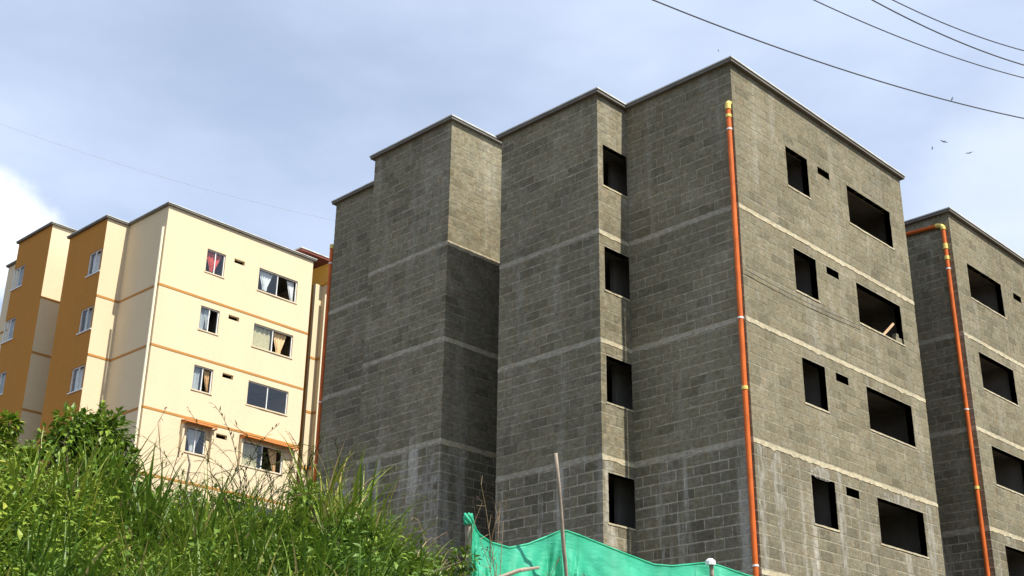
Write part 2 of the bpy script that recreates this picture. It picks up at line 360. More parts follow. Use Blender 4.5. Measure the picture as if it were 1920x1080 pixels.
def block_rects(face, holes, ends, hide=()):
    """every block of a face as (u0, u1, z0, z1, low) ; ends: +1 / -1 says which course parity runs through at the start / end corner"""
    (_, _, _, L, dz) = face; out = []
    for k in range(-4, 1):
        zb = dz+k*ST+.064; zt = dz+(k+1)*ST-.055 if k < 0 else ZR+dz-.1
        n = round((zt-zb)/.2095); hgt = (zt-zb)/n
        if k == -4: zb -= 2*hgt; n += 2
        for c in range(n):
            par = (c+k) % 2
            u0 = BD+JT if (ends[0] and par == (0 if ends[0] > 0 else 1)) else 0
            u1 = L-(BD+JT if (ends[1] and par == (0 if ends[1] > 0 else 1)) else 0)
            cuts = [u0]; u = (BL if par else BL/2)
            while u < u1-.08:
                if u > u0+.08: cuts.append(u+R.uniform(-.012, .012))
                u += BL
            cuts.append(u1)
            jt, jv = (.030, .024) if k <= -3 else (.024, .015); za, zc_ = zb+c*hgt+jt/2, zb+(c+1)*hgt-jt/2
            for a, b in zip(cuts, cuts[1:]):
                low = k <= -3
                jz = lambda: R.uniform(-.005, .005)
                for r in subtract((a+(jv/2+jz() if a > u0 else 0), b-(jv/2+jz() if b < u1 else 0), za+jz(), zc_+jz()), holes): out.append((*r, low))
    return out

BLOCK_MESH = {}
def block_mesh(du, dz, low):
    key = (round(du, 2), round(dz, 2), low)
    if key not in BLOCK_MESH:
        m = MB(); m.box((0, 0, 0), (1, BD, 1)); me_o = m.build('concrete_block', M['block_low' if low else 'block'])
        me = me_o.data; bpy.data.objects.remove(me_o)
        for v in me.vertices: v.co.x *= key[0]; v.co.z *= key[1]
        BLOCK_MESH[key] = me
    return BLOCK_MESH[key]
def lay_blocks(root, rects_by_face, limit):
    """lays the blocks: the ones that show largest become parts of their own, all others one mass"""
    mw = root.matrix_world if False else Matrix.Translation(root.location) @ Matrix.Rotation(root.rotation_euler.z, 4, 'Z')
    cand = []; rest = []
    for fn, rects in rects_by_face.items():
        f = FACES[fn]; (ox, oy), (ux, uy), (nx, ny), L, _ = f
        for r in rects:
            u0, u1, z0, z1, low = r
            q = [px(mw @ Vector((ox+ux*u, oy+uy*u, z))) for u, z in ((u0, z0), (u1, z0), (u1, z1), (u0, z1))]
            area = 0
            if all(q) and all(5 < p[0] < 1915 and 5 < p[1] < 1070 for p in q):
                area = abs(sum(q[i][0]*q[(i+1) % 4][1]-q[(i+1) % 4][0]*q[i][1] for i in range(4)))/2
                cx = sum(p[0] for p in q)/4; cy = sum(p[1] for p in q)/4
                if fn == 'c_step' and u0 > S1*.85: area = 0
                if cy > 985 and 860 < cx < 1300: area = 0
                if cx < 830 and cy > 860: area = 0
                if cx < 1800 and fn != 'gable' and mw.translation.x > 5: area *= 1
            cand.append((area, fn, r))
    cand.sort(key=lambda t: -t[0])
    for i, (area, fn, r) in enumerate(cand):
        (ox, oy), (ux, uy), (nx, ny), L, _ = FACES[fn]; u0, u1, z0, z1, low = r
        dep = R.uniform(-.0016, .0016)
        if i < limit and area > 30:
            o = bpy.data.objects.new('concrete_block', block_mesh(u1-u0, z1-z0, low)); COL.objects.link(o); o.parent = root
            o.location = (ox+ux*u0+nx*dep, oy+uy*u0+ny*dep, z0); o.rotation_euler = (0, 0, 0 if ux == 1 else -math.pi/2)
        else: rest.append((fn, r, dep))
    m = MB()
    for fn, r, dep in rest:
        (ox, oy), (ux, uy), (nx, ny), L, _ = FACES[fn]; u0, u1, z0, z1, low = r
        m.obox((ox+ux*u0+nx*dep, oy+uy*u0+ny*dep, z0), (ux*(u1-u0), uy*(u1-u0), 0), (nx*BD, ny*BD, 0), (0, 0, z1-z0), R.random())
        for q in range(6): m.mi[-1-q] = 1 if low else 0
    tag(m.build('block_courses', [M['block'], M['block_low']], root, 'rnd'), kind='stuff')
def strip(face, z, h, proud, u0=None, u1=None, rough=.012, seg=.22, ledge=0):
    """floor band: a poured strip with an uneven upper and lower edge"""
    (ox, oy), (ux, uy), (nx, ny), L, _ = face; m = MB()
    a0 = 0 if u0 is None else u0; a1 = L if u1 is None else u1
    n = max(2, int((a1-a0)/seg)); P = lambda u, d, zz: (ox+ux*u+nx*d, oy+uy*u+ny*d, zz)
    pts = []
    for i in range(n+1):
        u = a0+(a1-a0)*i/n; pts.append((u, z-h/2-R.uniform(0, rough)*(2 if R.random() < .2 else 1), z+h/2+R.uniform(-rough, rough)*.4, proud+R.uniform(-.3, .3)*proud))
    for (u, lo, hi, p), (v, lo2, hi2, p2) in zip(pts, pts[1:]):
        m.face([P(u, -p, lo), P(v, -p2, lo2), P(v, -p2, hi2), P(u, -p, hi)])
        m.face([P(u, -p, hi), P(v, -p2, hi2), P(v, .05, hi2), P(u, .05, hi)])
        m.face([P(u, .05, lo), P(v, .05, lo2), P(v, -p2, lo2), P(u, -p, lo)])
    for (u, lo, hi, p), fl in ((pts[0], 0), (pts[-1], 1)):
        q = [P(u, -p, lo), P(u, -p, hi), P(u, .05, hi), P(u, .05, lo)]; m.face(q[::-1] if fl else q)
    return m
def prism(poly, z0, z1, mi_top=0, mi_side=0, mi_bot=0):
    m = MB(); n = len(poly)
    m.face([(x, y, z1) for x, y in poly], 0, mi_top); m.face([(x, y, z0) for x, y in poly[::-1]], 0, mi_bot)
    for i in range(n):
        (a, b), (c, d) = poly[i], poly[(i+1) % n]; m.face([(a, b, z0), (c, d, z0), (c, d, z1), (a, b, z1)], 0, mi_side)
    return m
ROOF_F = [(-OV, -OV), (W+OV, -OV), (W+OV, A2+OV), (-S1-OV, A2+OV), (-S1-OV, A1-OV), (-OV, A1-OV)]
ROOF_B = [(-S1-OV, B3-OV), (W+OV, B3-OV), (W+OV, A4+OV), (-OV, A4+OV), (-OV, A3+OV), (-S1-OV, A3+OV)]
def inset(poly, d):                 # shrink an axis parallel outline
    n = len(poly); o = []
    for i in range(n):
        (a, b), (c, e_), (f, g_) = poly[i-1], poly[i], poly[(i+1) % n]
        n1 = (-(e_-b), c-a); n2 = (-(g_-e_), f-c); l1 = math.hypot(*n1); l2 = math.hypot(*n2)
        o.append((c+d*(n1[0]/l1+n2[0]/l2), e_+d*(n1[1]/l1+n2[1]/l2)))
    return o
def roof(poly, z, root):
    sl_ = prism(inset(poly, .022), z-.095, z-.03, 0, 0, 0).build('roof_slab', M['slab'], root)
    prism(poly, z-.0295, z, 0, 0, 0).build('roof_cap', M['roof'], sl_)
def shell(root, wallm, slabm, plain_gap=True, back=True):
    """the walls nobody sees from here, floors and partitions: keeps the rooms dark and the block solid from other sides"""
    t = .15; m = MB()
    m.box((W-t, .16, BASE), (W-.012, A2-t, ZR-.09))                       # right side, front half
    m.box((-S1+.16, A2-t, BASE), (W-t, A2-.0, ZR-.09))                    # back of the front half
    if back:
        m.box((W-t, B3+.2, BASE), (W, A4-t, ZR+HC-.09))
        m.box((.16, A4-t, BASE), (W-.02, A4, ZR+HC-.09))
        m.box((-S1+.16, A3-t, BASE), (0.0, A3-.0, ZR+HC-.09))
        m.box((1.4, B3+.012, BASE), (W-.02, B3+t, ZR+HC-.09))
        m.box((1.25, A2+.005, BASE), (1.40, B3, ZR-.4))                   # stair well wall at the back of the gap
    m.build('inner_wall', wallm, root)
    s = MB()
    for k in range(-3, 2):
        z = k*ST
        s.box((.16, .16, z-.1), (W-.16, A2-.16, z-.01)); s.box((-S1+.16, A1+.16, z-.1), (.158, A2-.16, z-.01))
        if back: s.box((.16, B3+.16, z-.1+HC), (W-.16, A4-.16, z-.01+HC)); s.box((-S1+.16, B3+.16, z-.1+HC), (.158, A3-.16, z-.01+HC))
    s.build('floor_slab', slabm, root)
    return m

def block_building(name, loc, label, mirror=False, limit=290, full=True):
    root = empty(name, loc, label=label, cat='building', group='unfinished concrete block buildings')
    H = openings(mirror)
    stair = [(.17, S1, k*ST+SILL-.03, k*ST+HEAD, 'stair', k) for k in range(-4, 1)]
    holes = {'gable': H, 'b_step': stair}
    names = list(FACES) if full else ['gable', 'a_left', 'b_step', 'b_left']
    core = MB()
    for fn in names:
        f = FACES[fn]; zt = ZR+f[4]-.09
        zl = f[4]-2*ST
        hs = holes.get(fn, [])
        wall_with_holes(core, f, BASE, zl, hs, .005, .15, 1)
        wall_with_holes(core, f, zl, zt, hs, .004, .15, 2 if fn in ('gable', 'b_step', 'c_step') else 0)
    core.build('wall', [M['mortar'], M['mortar_low'], M['mortar_sunlit']], root)
    pm = MB()                                                             # partitions seen through the openings
    for k in range(-4, 1):
        z0, z1 = k*ST, (k+1)*ST-.1
        for xx in ((2.98, 4.15) if not mirror else (W-4.25, W-3.08)): pm.box((xx, .152, z0), (xx+.1, 3.4, z1))
        pm.box((.16, 3.4, z0), (W-.16, 3.5, z1))
    pm.build('partition', M['slab'], root)
    shell(root, M['slab'], M['slab'], back=full)
    ends = {'gable': (1, 0), 'a_left': (0, -1), 'b_step': (1, 0), 'b_left': (0, -1), 'c_step': (1, 0), 'c_left': (0, -1), 'd_left': (0, 0)}
    rb = {fn: block_rects(FACES[fn], holes.get(fn, []), ends[fn]) for fn in names}
    lay_blocks(root, rb, limit)
    for fn in names:
        f = FACES[fn]
        for k in range(-3, 1):
            pr = .007 if fn in ('gable', 'b_step', 'c_step') else .006
            u1 = f[3]+(.006 if fn in ('a_left', 'b_left', 'c_left') else 0)
            sunny = fn in ('gable', 'b_step', 'c_step'); strip(f, f[4]+k*ST, (.076 if fn != 'c_step' else .11) if sunny else .062, pr, u1=u1, rough=.024, seg=.11).build('floor_band', M['band' if sunny else 'band_shaded'], root)
    for h in H+[]:
        if h[4] == 'vent': continue
        strip(FACES['gable'], h[2]+.004, .03, .012, h[0]-.03, h[1]+.03, .008, .12).build('sill', M['band'], root)
    for h in stair: strip(FACES['b_step'], h[2]+.004, .03, .012, h[0]-.03, h[1], .008, .12).build('sill', M['band'], root)
    roof(ROOF_F, ZR, root)
    if full:
        roof(ROOF_B, ZR+HC, root)
        mm = MB(); mm.box((1.3, A2+OV+.01, ZR-.45), (W, B3-OV-.01, ZR-.40)); mm.build('roof_slab', M['slab'], root)
    return root, H
def add_pipe(root, pts, r, m, collars=(), clips=(), arms=True, bracket=None):
    p = MB(); p.tube(pts, r, 12); pipe = p.build('downpipe', m, root, smooth=False)
    for c, h, k in collars:
        q = MB(); q.tube([(c[0], c[1], c[2]-h/2), (c[0], c[1], c[2]+h/2)], r*k, 12); q.build('collar', M['collar'], pipe)
    for c in clips:
        q = MB(); q.tube([(c[0], c[1], c[2]-.018), (c[0], c[1], c[2]+.018)], r*1.14, 12); q.box((c[0]-.005, c[1]-.012, c[2]-.012), (c[0]+r+.03, c[1]+.012, c[2]+.012)); q.build('clip', M['clip'], pipe)
    return pipe

main, HM = block_building('apartment_building', (0, 0, 0), 'large unfinished grey concrete block apartment building with empty window openings in the middle')
sm_m, n_, l_, b_ = mat('cement_smear')
t_ = n_.new('ShaderNodeTexCoord'); mp__ = n_.new('ShaderNodeMapping'); mp__.inputs['Scale'].default_value = (4.5, 4.5, 1.6); l_.new(t_.outputs['Object'], mp__.inputs[0])
z_ = n_.new('ShaderNodeTexNoise'); z_.inputs['Scale'].default_value = 2.2; z_.inputs['Detail'].default_value = 8; l_.new(mp__.outputs[0], z_.inputs[0])
r_ = n_.new('ShaderNodeMapRange'); r_.inputs['From Min'].default_value = .38; r_.inputs['From Max'].default_value = .68; r_.inputs['To Max'].default_value = .62; l_.new(z_.outputs['Fac'], r_.inputs[0])
b_.inputs['Base Color'].default_value = (.43, .41, .35, 1); b_.inputs['Roughness'].default_value = .95
tp_ = n_.new('ShaderNodeBsdfTransparent'); ms_ = n_.new('ShaderNodeMixShader'); l_.new(r_.outputs[0], ms_.inputs[0]); l_.new(tp_.outputs[0], ms_.inputs[1]); l_.new(b_.outputs[0], ms_.inputs[2]); l_.new(ms_.outputs[0], n_['Material Output'].inputs[0])
def smear(face, u0, u1, z0, z1, root):
    (ox, oy), (ux, uy), (nx, ny), L, _ = face; n = max(6, int((z1-z0)/.09)); e = []
    for i in range(n+1):
        t = i/n; k = 1-.45*abs(2*t-1)**3; c = (u0+u1)/2; h = (u1-u0)/2*k
        e.append((c-h*R.uniform(.5, 1.15), c+h*R.uniform(.5, 1.15), z0+(z1-z0)*t))
    P = lambda u, d, z: (ox+ux*u+nx*d, oy+uy*u+ny*d, z); m = MB()
    for (a, b, z), (c, d, z2) in zip(e, e[1:]):
        m.face([P(a, -.0045, z), P(b, -.0045, z), P(d, -.0045, z2), P(c, -.0045, z2)])
        m.face([P(a, -.0045, z), P(c, -.0045, z2), P(c, .002, z2), P(a, .002, z)]); m.face([P(b, -.0045, z), P(b, .002, z), P(d, .002, z2), P(d, -.0045, z2)])
    m.build('cement_smear', sm_m, root)
for fn, a, b, c, d in (('gable', .04, .30, -9.7, -7.30), ('gable', .50, .98, -8.75, -7.36), ('gable', .62, .80, -9.6, -8.7), ('gable', 2.79, 3.06, -9.4, -7.30), ('gable', 1.95, 2.75, -7.58, -7.32), ('gable', 4.5, 6.3, -7.54, -7.34), ('gable', 6.42, 6.8, -9.3, -7.35),
                       ('a_left', .60, .74, -9.2, -7.45), ('a_left', 2.6, 2.8, -9.4, -7.4), ('b_left', 1.2, 1.36, -9.4, -7.45), ('c_left', .2, .7, -8.0, -6.1), ('c_left', 2.3, 2.85, -8.2, -6.2)):
    smear(FACES[fn], a, b, c+ST, d+ST, main)
PX = -.068
mp_ = add_pipe(main, [(PX, .075, -9.9), (PX, .075, -4), (PX, .07, 2.27)], .051, M['pipe'],
    [((PX, .07, 2.24), .10, 1.2), ((PX, .07, 2.03), .07, 1.2), ((PX, .075, -3.83), .07, 1.18)], [(PX, .07, 1.72), (PX, .075, -2.42), (PX, .075, -7.15)])
q = MB(); q.tube([(PX, .07, 2.25), (PX, .07, 2.31), (PX+.03, .07, 2.345), (PX+.07, .07, 2.35)], .06, 12); q.build('elbow', M['collar'], mp_)
rp_ = add_pipe(main, [(.0, A4+.07, -9.5), (.0, A4+.07, 3.25)], .051, M['pipe'], [((.0, A4+.07, 3.2), .12, 1.2), ((0, A4+.07, -3.0), .07, 1.2)], [(.0, A4+.07, 2.7), (0, A4+.07, -1.3)])
rp_['label'] = 'orange downpipe at the far left rear corner'
mp_['label'] = 'orange downpipe at the front corner'

third, HT = block_building('apartment_building', (9.362, -.114, -.154), 'second grey concrete block building partly cut off at the right edge with bent orange pipe', True, 200, False)
third.rotation_euler = (0, 0, 0)
e = .045
tp_ = add_pipe(third, [(PX, 1.5, 3.05), (PX, .27, 2.99), (PX, .19, 2.96), (PX, .15, 2.90), (PX, .15, 2.8), (PX, .15, -9.9)], .051, M['pipe'],
    [((PX, .15, 2.37), .15, 1.22), ((PX, .15, 2.05), .1, 1.22), ((PX, .15, -3.87), .07, 1.2)], [(PX, .15, 1.75), (PX, .15, -1.95)])
q = MB(); q.tube([(PX, .33, 2.993), (PX, .27, 2.99), (PX, .19, 2.96), (PX, .15, 2.90), (PX, .15, 2.84)], .063, 12); q.build('elbow', M['collar'], tp_)

# ------------------------------------------------------------------ the finished, painted block
YY = 0.024
yel = empty('apartment_building', (2.90, 27.877, 7.136), YY, label='finished cream and ochre painted apartment building at the left above the hillside', cat='building')
def window(root, face, a, b, z0, z1, curt=(), depth=.06, split=.5, openleaf=None, name='window'):
    (ox, oy), (ux, uy), (nx, ny), L, _ = face
    P = lambda u, d, z: Vector((ox+ux*u+nx*d, oy+uy*u+ny*d, z)); U = Vector((ux, uy, 0)); D = Vector((nx, ny, 0)); Z = Vector((0, 0, 1))
    fr = MB(); t = .035
    def bar(u, z, du, dz, d=depth, dd=.05): fr.obox(P(u, d, z), U*du, D*dd, Z*dz)
    bar(a, z0, b-a, t); bar(a, z1-t, b-a, t); bar(a, z0+t, t, z1-z0-2*t); bar(b-t, z0+t, t, z1-z0-2*t)
    mx_ = a+(b-a)*split; bar(mx_-t/2, z0+t, t, z1-z0-2*t)
    wdw = fr.build(name, M['frame'], root)
    for i, (p, q) in enumerate(((a+t, mx_-t/2), (mx_+t/2, b-t))):
        if openleaf == i: continue
        g_ = MB(); g_.obox(P(p, depth+.02, z0+t), U*(q-p), D*.006, Z*(z1-z0-2*t)); g_.build('pane', M['glass'], wdw)
    for c in curt:
        kind, u0, u1, tz, shape = c; m = MB(); n = 14; rows = 8
        zt = z1-.04; zb = z0+.03+(z1-z0)*tz
        for i in range(n):
            for j in range(rows):
                def pt(i, j):
                    s, t_ = i/n, j/rows                                     # t_ from top to bottom
                    wd = u1-u0
                    if shape == 'tie': k = 1-.82*t_**1.1 if t_ < .72 else .40-.3*(t_-.72); cx = (u0+u1)/2; u = cx+(s-.5)*wd*k
                    elif shape == 'tieL': u = u0+s*wd*(1-.75*t_)
                    elif shape == 'tieR': u = u1-(1-s)*wd*(1-.75*t_)
                    else: u = u0+s*wd
                    return P(u, depth+.13+.025*math.sin(s*26+t_), zt+(zb-zt)*t_)
                m.face([pt(i, j+1), pt(i+1, j+1), pt(i+1, j), pt(i, j)])
        m.build('curtain', CURT[kind], wdw)
    s = strip(face, z0-.02, .045, .035, a-.04, b+.04, .002, .4); s.build('sill', M['cream' if face[0] == (0, 0) else 'frame'], wdw)
    return wdw
HY = openings(); HB = []
BLW = (A2-3.87, A2-2.90)                                   # window of the ochre wall, measured from its far end
for k in range(-4, 1): HB.append((BLW[0], BLW[1], k*ST+1.06, k*ST+2.04, 'side', k))
HCc = [(A3-10.46, A3-9.50, k*ST+HC+1.06, k*ST+HC+2.06, 'side', k) for k in range(-4, 1)]
yh = {'gable': HY, 'b_left': HB, 'c_left': HCc}
for fn, f in FACES.items():
    m = MB(); wall_with_holes(m, f, BASE, ZR+f[4]-.09, yh.get(fn, []), 0, .15)
    och = fn in ('b_left', 'c_left')
    o = m.build('wall', M['ochre' if och else 'cream'], yel)
    if och: o['label'] = 'ochre orange side wall of the front half' if fn == 'b_left' else 'ochre orange side wall of the raised back half'
    if not och:
        for k in range(-3, 1): strip(f, f[4]+k*ST, .088, .014, u1=f[3]+(.012 if fn == 'a_left' else 0), rough=.002, seg=1).build('floor_band', M['stripe'], yel)
shell(yel, M['cream'], M['slab'])
pm = MB()
for k in range(-4, 1):
    z0, z1 = k*ST, (k+1)*ST-.1
    for xx in (2.98, 4.15): pm.box((xx, .152, z0), (xx+.1, 3.4, z1))
    pm.box((.16, 3.4, z0), (W-.16, 3.5, z1)); pm.box((-S1+1.6, A1+.16, z0), (-S1+1.7, A2-.16, z1))
pm.build('partition', M['slab'], yel)
roof(ROOF_F, ZR, yel)
roof(ROOF_B, ZR+HC, yel)
mm = MB(); mm.box((1.3, A2+OV+.01, ZR-.45), (W, B3-OV-.01, ZR-.40)); mm.build('roof_slab', M['slab'], yel)
G = FACES['gable']
CUR = {(0, 'small'): [('red', 1.97, 2.73, .12, 'tie')], (0, 'wide'): [('white', 4.55, 5.25, .12, 'tie'), ('white', 5.95, 6.34, .0, 'tieR')],
       (-1, 'small'): [('white', 2.22, 2.5, .12, 'tie'), ('grey', 1.96, 2.25, 0, 'flat')], (-1, 'wide'): [('straw', 4.48, 5.4, 0, 'flat'), ('beige', 5.5, 6.2, .0, 'tie')],
       (-2, 'small'): [('grey', 1.96, 2.32, 0, 'flat'), ('beige', 2.45, 2.74, .1, 'tieR')], (-2, 'wide'): [],
       (-3, 'small'): [('white', 2.0, 2.68, .05, 'tie')], (-3, 'wide'): [('straw', 4.5, 5.3, 0, 'flat'), ('beige', 5.75, 6.2, 0, 'tieR')],
       (-4, 'small'): [('grey', 2.0, 2.6, .0, 'flat')], (-4, 'wide'): [('white', 4.6, 5.6, 0, 'tie')]}
for a, b, z0, z1, nm, k in HY:
    if nm == 'vent': continue
    op = 1 if (k, nm) in ((0, 'wide'), (-1, 'small'), (-1, 'wide'), (-2, 'small'), (-3, 'wide')) else None
    window(yel, G, a, b, z0, z1, CUR[(k, nm)], openleaf=op)
for i, (a, b, z0, z1, nm, k) in enumerate(HB): window(yel, FACES['b_left'], a, b, z0, z1, [('grey', a+.1, a+.6, 0, 'flat')] if i % 2 else [('white', a+.05, b-.3, 0, 'flat')], .03, openleaf=1)
for i, (a, b, z0, z1, nm, k) in enumerate(HCc): window(yel, FACES['c_left'], a, b, z0, z1, [('grey', a+.1, b-.3, 0, 'flat')], .03)
for a, b, in ((1.62, 3.02), (4.25, 6.85)):                  # awnings over the third row
    z = -3*ST+HEAD+.06
    m = MB(); m.obox((a, -.34, z), (b-a, 0, 0), (0, .34, .08), (0, 0, .045)); m.box((a, -.32, z-.05), (a+.03, -.0, z)); m.box((b-.03, -.32, z-.05), (b, -.0, z)); m.build('awning', M['awning'], yel)
    for u in (a+.02, b-.10): m = MB(); m.box((u, -.16, -3*ST+SILL-.08), (u+.08, -.002, z-.05)); m.build('awning_side', M['cream'], yel)
add_pipe(yel, [(-.07, .12, -9.8), (-.07, .12, 2.38)], .05, M['creampipe'])

# neighbour of the painted block, only a strip of it shows between the two
def yl(x, y, z): return yel.location+Matrix.Rotation(YY, 3, 'Z') @ Vector((x, y, z))
far_depth = (yl(W, 0, 0)-CAM).dot(fwd)
ic = at(594, 674, far_depth*1.04)
nb = empty('apartment_building', ic, YY, label='amber and cream painted building glimpsed in the gap between painted and grey blocks', cat='building')
m = MB(); m.box((-.36, 0, -14), (0, .15, 3.44)); m.build('wall', M['cream'], nb)
m = MB(); m.box((-.36, .152, -14), (-.2, 6, 3.44)); o = m.build('wall', M['ochre'], nb); o['label'] = 'ochre side wall'
m = MB(); m.box((0.0, -1.2, -14), (.15, -.002, 3.44)); m.build('wall', M['cream'], nb)
m = MB(); m.box((.152, -1.2, -14), (5, -1.05, 3.44)); m.box((-.19, 5.8, -14), (5, 6, 3.44)); m.box((4.85, -1.04, -14), (5, 5.79, 3.44)); m.build('wall', M['cream'], nb)
for k in range(-4, 1):
    m = MB(); m.box((-.375, -.015, k*ST-.05), (-.015, .02, k*ST+.05)); m.box((-.015, -1.2, k*ST-.05), (.02, .02, k*ST+.05)); m.build('floor_band', M['stripe'], nb)
m = MB(); m.box((-.13, -.55, 3.45), (5, 5.9, 4.36)); m.build('parapet_beam', M['amber'], nb)
m = MB(); m.box((-1.8, -.68, 4.365), (5.2, 6.1, 4.47)); m.build('roof_slab', M['redroof'], nb)
m = MB(); m.box((-1.83, -.71, 4.473), (5.23, 6.15, 4.52)); m.build('roof_edge', M['roof'], nb)
q = MB(); q.tube([(-.05, -.35, -13), (-.05, -.35, 2.9)], .045, 10); q.build('downpipe', M['creampipe'], nb)

# ------------------------------------------------------------------ things on the grey block
m = MB(); a = Vector((5.62, .10, -ST+SILL+.03)); b = Vector((5.98, -.02, -ST+SILL+.40))
dv = (b-a); sd = dv.cross(Vector((0, 1, 0))).normalized()*.05
m.obox(a, dv, sd, Vector((0, .03, 0)))
tag(m.build('wooden_plank', M['plank']), 'short pale wooden plank leaning out of a wide window opening of the grey building', 'plank')
m = MB(); m.box((6.08, .03, -ST+SILL+.025), (6.36, .14, -ST+SILL+.16)); m.box((6.12, .03, -ST+SILL+.161), (6.22, .14, -ST+SILL+.24))
tag(m.build('loose_block', M['block']), 'loose grey concrete block left on the sill beside the plank', 'block')
cab = MB(); n = 14
for_pts = [Vector((.02+4.4*i/n, -.05, -1.42+.03*0-(.06*math.sin(math.pi*i/n))+.06*i/n)) for i in range(n+1)]
cab.tube(for_pts, .007, 5)
tag(cab.build('facade_cable', M['wire']), 'thin dark cable strung across the sunny gable of the grey building', 'cable')

# ------------------------------------------------------------------ overhead cables and birds
def wire(p0, d0, p1, d1, sag, r, label, m='wire', group='overhead cables at upper right'):
    a, b = at(*p0, d0), at(*p1, d1); dv = b-a; a = a-dv*2.2; b = b+dv*2.2; n = 90; t = MB()
    t.tube([a+(b-a)*(i/n)-Vector((0, 0, sag*4*(5.4*i/n-2.2)*(1-(5.4*i/n-2.2)))) for i in range(n+1)], r, 6)
    tag(t.build('power_cable', M[m]), label, 'cable', group)
wire((1210, -6), 10, (1920, 222), 12.5, .10, .0062, 'lowest overhead cable crossing the sky just above the roof corner of the grey building')
wire((1522, -2), 10, (1920, 146), 11.5, .06, .005, 'second overhead cable from the bottom in the upper right corner')
wire((1632, -2), 10, (1920, 122), 11.2, .05, .0058, 'third overhead cable from the bottom in the upper right corner')
wire((1670, -2), 10, (1920, 95), 11, .04, .0049, 'topmost overhead cable in the upper right corner of the sky')
wire((0, 232), 95, (620, 412), 95, .5, .009, 'faint thin cable crossing the sky above the cream painted building', 'greywire', 'far cable')
def bird(p, d, span, hd, bank, label):
    c = at(*p, d); m = MB(); s = span/2
    mtx = Matrix.Translation(c) @ Matrix.Rotation(hd, 4, 'Z') @ Matrix.Rotation(bank, 4, 'X')
    V = lambda x, y, z: mtx @ Vector((x, y, z))
    root = empty('bird', c, label=label, cat='bird', group='dark birds soaring in the sky')
    loc = lambda p_: p_-c
    pts = [loc(V(x, 0, z)) for x, z in ((-.34*s, 0), (-.2*s, .01), (0, .02), (.2*s, .02), (.3*s, .03), (.38*s, .01))]
    m.tube(pts, [.05*s, .09*s, .13*s, .1*s, .06*s, .015*s], 8); m.build('body', M['bird'], root, smooth=True)
    for sg in (-1, 1):
        m = MB(); o = [(.18, .08, .02), (.24, .5, .14), (.1, 1.0, .2), (-.02, .95, .19), (-.12, .5, .12), (-.16, .08, .02)]
        tp = [loc(V(x*s, y*s*sg, z*s+.012)) for x, y, z in o]; bt = [loc(V(x*s, y*s*sg, z*s-.012)) for x, y, z in o]
        m.face(tp); m.face(bt[::-1])
        for i in range(6): m.face([tp[i], bt[i], bt[(i+1) % 6], tp[(i+1) % 6]])
        m.build('wing', M['bird'], root)
    m = MB(); tl = [loc(V(x*s, y*s, 0)) for x, y in ((-.3, -.05), (-.3, .05), (-.55, .12), (-.55, -.12))]; m.face(tl); m.face([p_-Vector((0, 0, .01)) for p_ in tl[::-1]]); m.build('tail', M['bird'], root)
for p, d, sp, h_, b_, lb in (((1770, 266), 160, 1.0, .9, .25, 'dark bird soaring highest in the loose group of three right of the grey roof'), ((1818, 287), 160, 1.0, .7, -.2, 'dark bird soaring rightmost and lowest in the group of three'),
        ((1748, 278), 210, .7, 2.2, .5, 'tiny dark bird soaring leftmost in the group of three'), ((1785, 186), 190, .75, 2.6, .6, 'small dark bird just above the lowest overhead cable'), ((1347, 95), 240, .6, 2.0, .3, 'tiny dark bird just left above the grey roof corner')):
    bird(p, d, sp, h_, b_, lb)

# ------------------------------------------------------------------ green net fence
fence = empty('net_fence', at(1063, 1080, 15.5), label='bright green shade net fence sagging between wooden poles in front of grey building', cat='fence')
fo = fence.location.copy()
def fpost(px_top, px_low, d, r, m, nm='post', ext=1.4):
    a, b = at(*px_top, d), at(*px_low, d); dn = (b-a).normalized(); b = b+dn*ext; n = 8
    t = MB(); t.tube([a+(b-a)*(i/n)-fo+Vector((R.uniform(-.006, .006), R.uniform(-.006, .006), 0)) for i in range(n+1)], [r*(.85+.2*i/n)*R.uniform(.94, 1.06) for i in range(n+1)], 10)
    return t.build(nm, m, fence, smooth=True)
D1, D2, D3 = 14.6, 15.4, 16.6
fpost((878, 966), (879, 1080), D1, .045, M['wood'])
p2 = fpost((1042, 850), (1061, 1080), D2-.5, .025, M['wood']); p2['label'] = 'tall thin leaning pole'
p3 = fpost((1332, 1052), (1334, 1080), D3-.35, .033, M['wood'])
cp = MB(); c = at(1332, 1052, D3-.35)-fo; cp.tube([c+Vector((0, 0, -.05)), c+Vector((0, 0, .0)), c+Vector((0, 0, .03))], [.062, .066, .03], 10); cp.build('cap', M['white'], p3)
TOP = [(886, 972, D1+.03), (889, 984, D1+.02), (893, 995, D1+.02), (900, 1004, D1+.03), (920, 1018, D1+.1), (955, 1028, D1+.3), (990, 1021, D1+.5), (1025, 1007, D2-.1), (1052, 996, D2-.05), (1062, 996, D2-.04), (1085, 1004, D2), (1130, 1022, D2+.2),
       (1180, 1042, D2+.5), (1225, 1059, D2+.7), (1260, 1062, D3-.4), (1300, 1058, D3-.1), (1328, 1055, D3-.05), (1350, 1062, D3), (1400, 1079, D3+.1), (1480, 1100, D3+.4), (1620, 1130, D3+1)]
tw = []
for (x, y, d), (x2, y2, d2) in zip(TOP, TOP[1:]):
    for i in range(9): k = i/9; tw.append(at(x+(x2-x)*k, y+(y2-y)*k, d+(d2-d)*k))
nm_ = MB(); rows = 34
toward = -Vector((fwd.x, fwd.y, 0)).normalized()
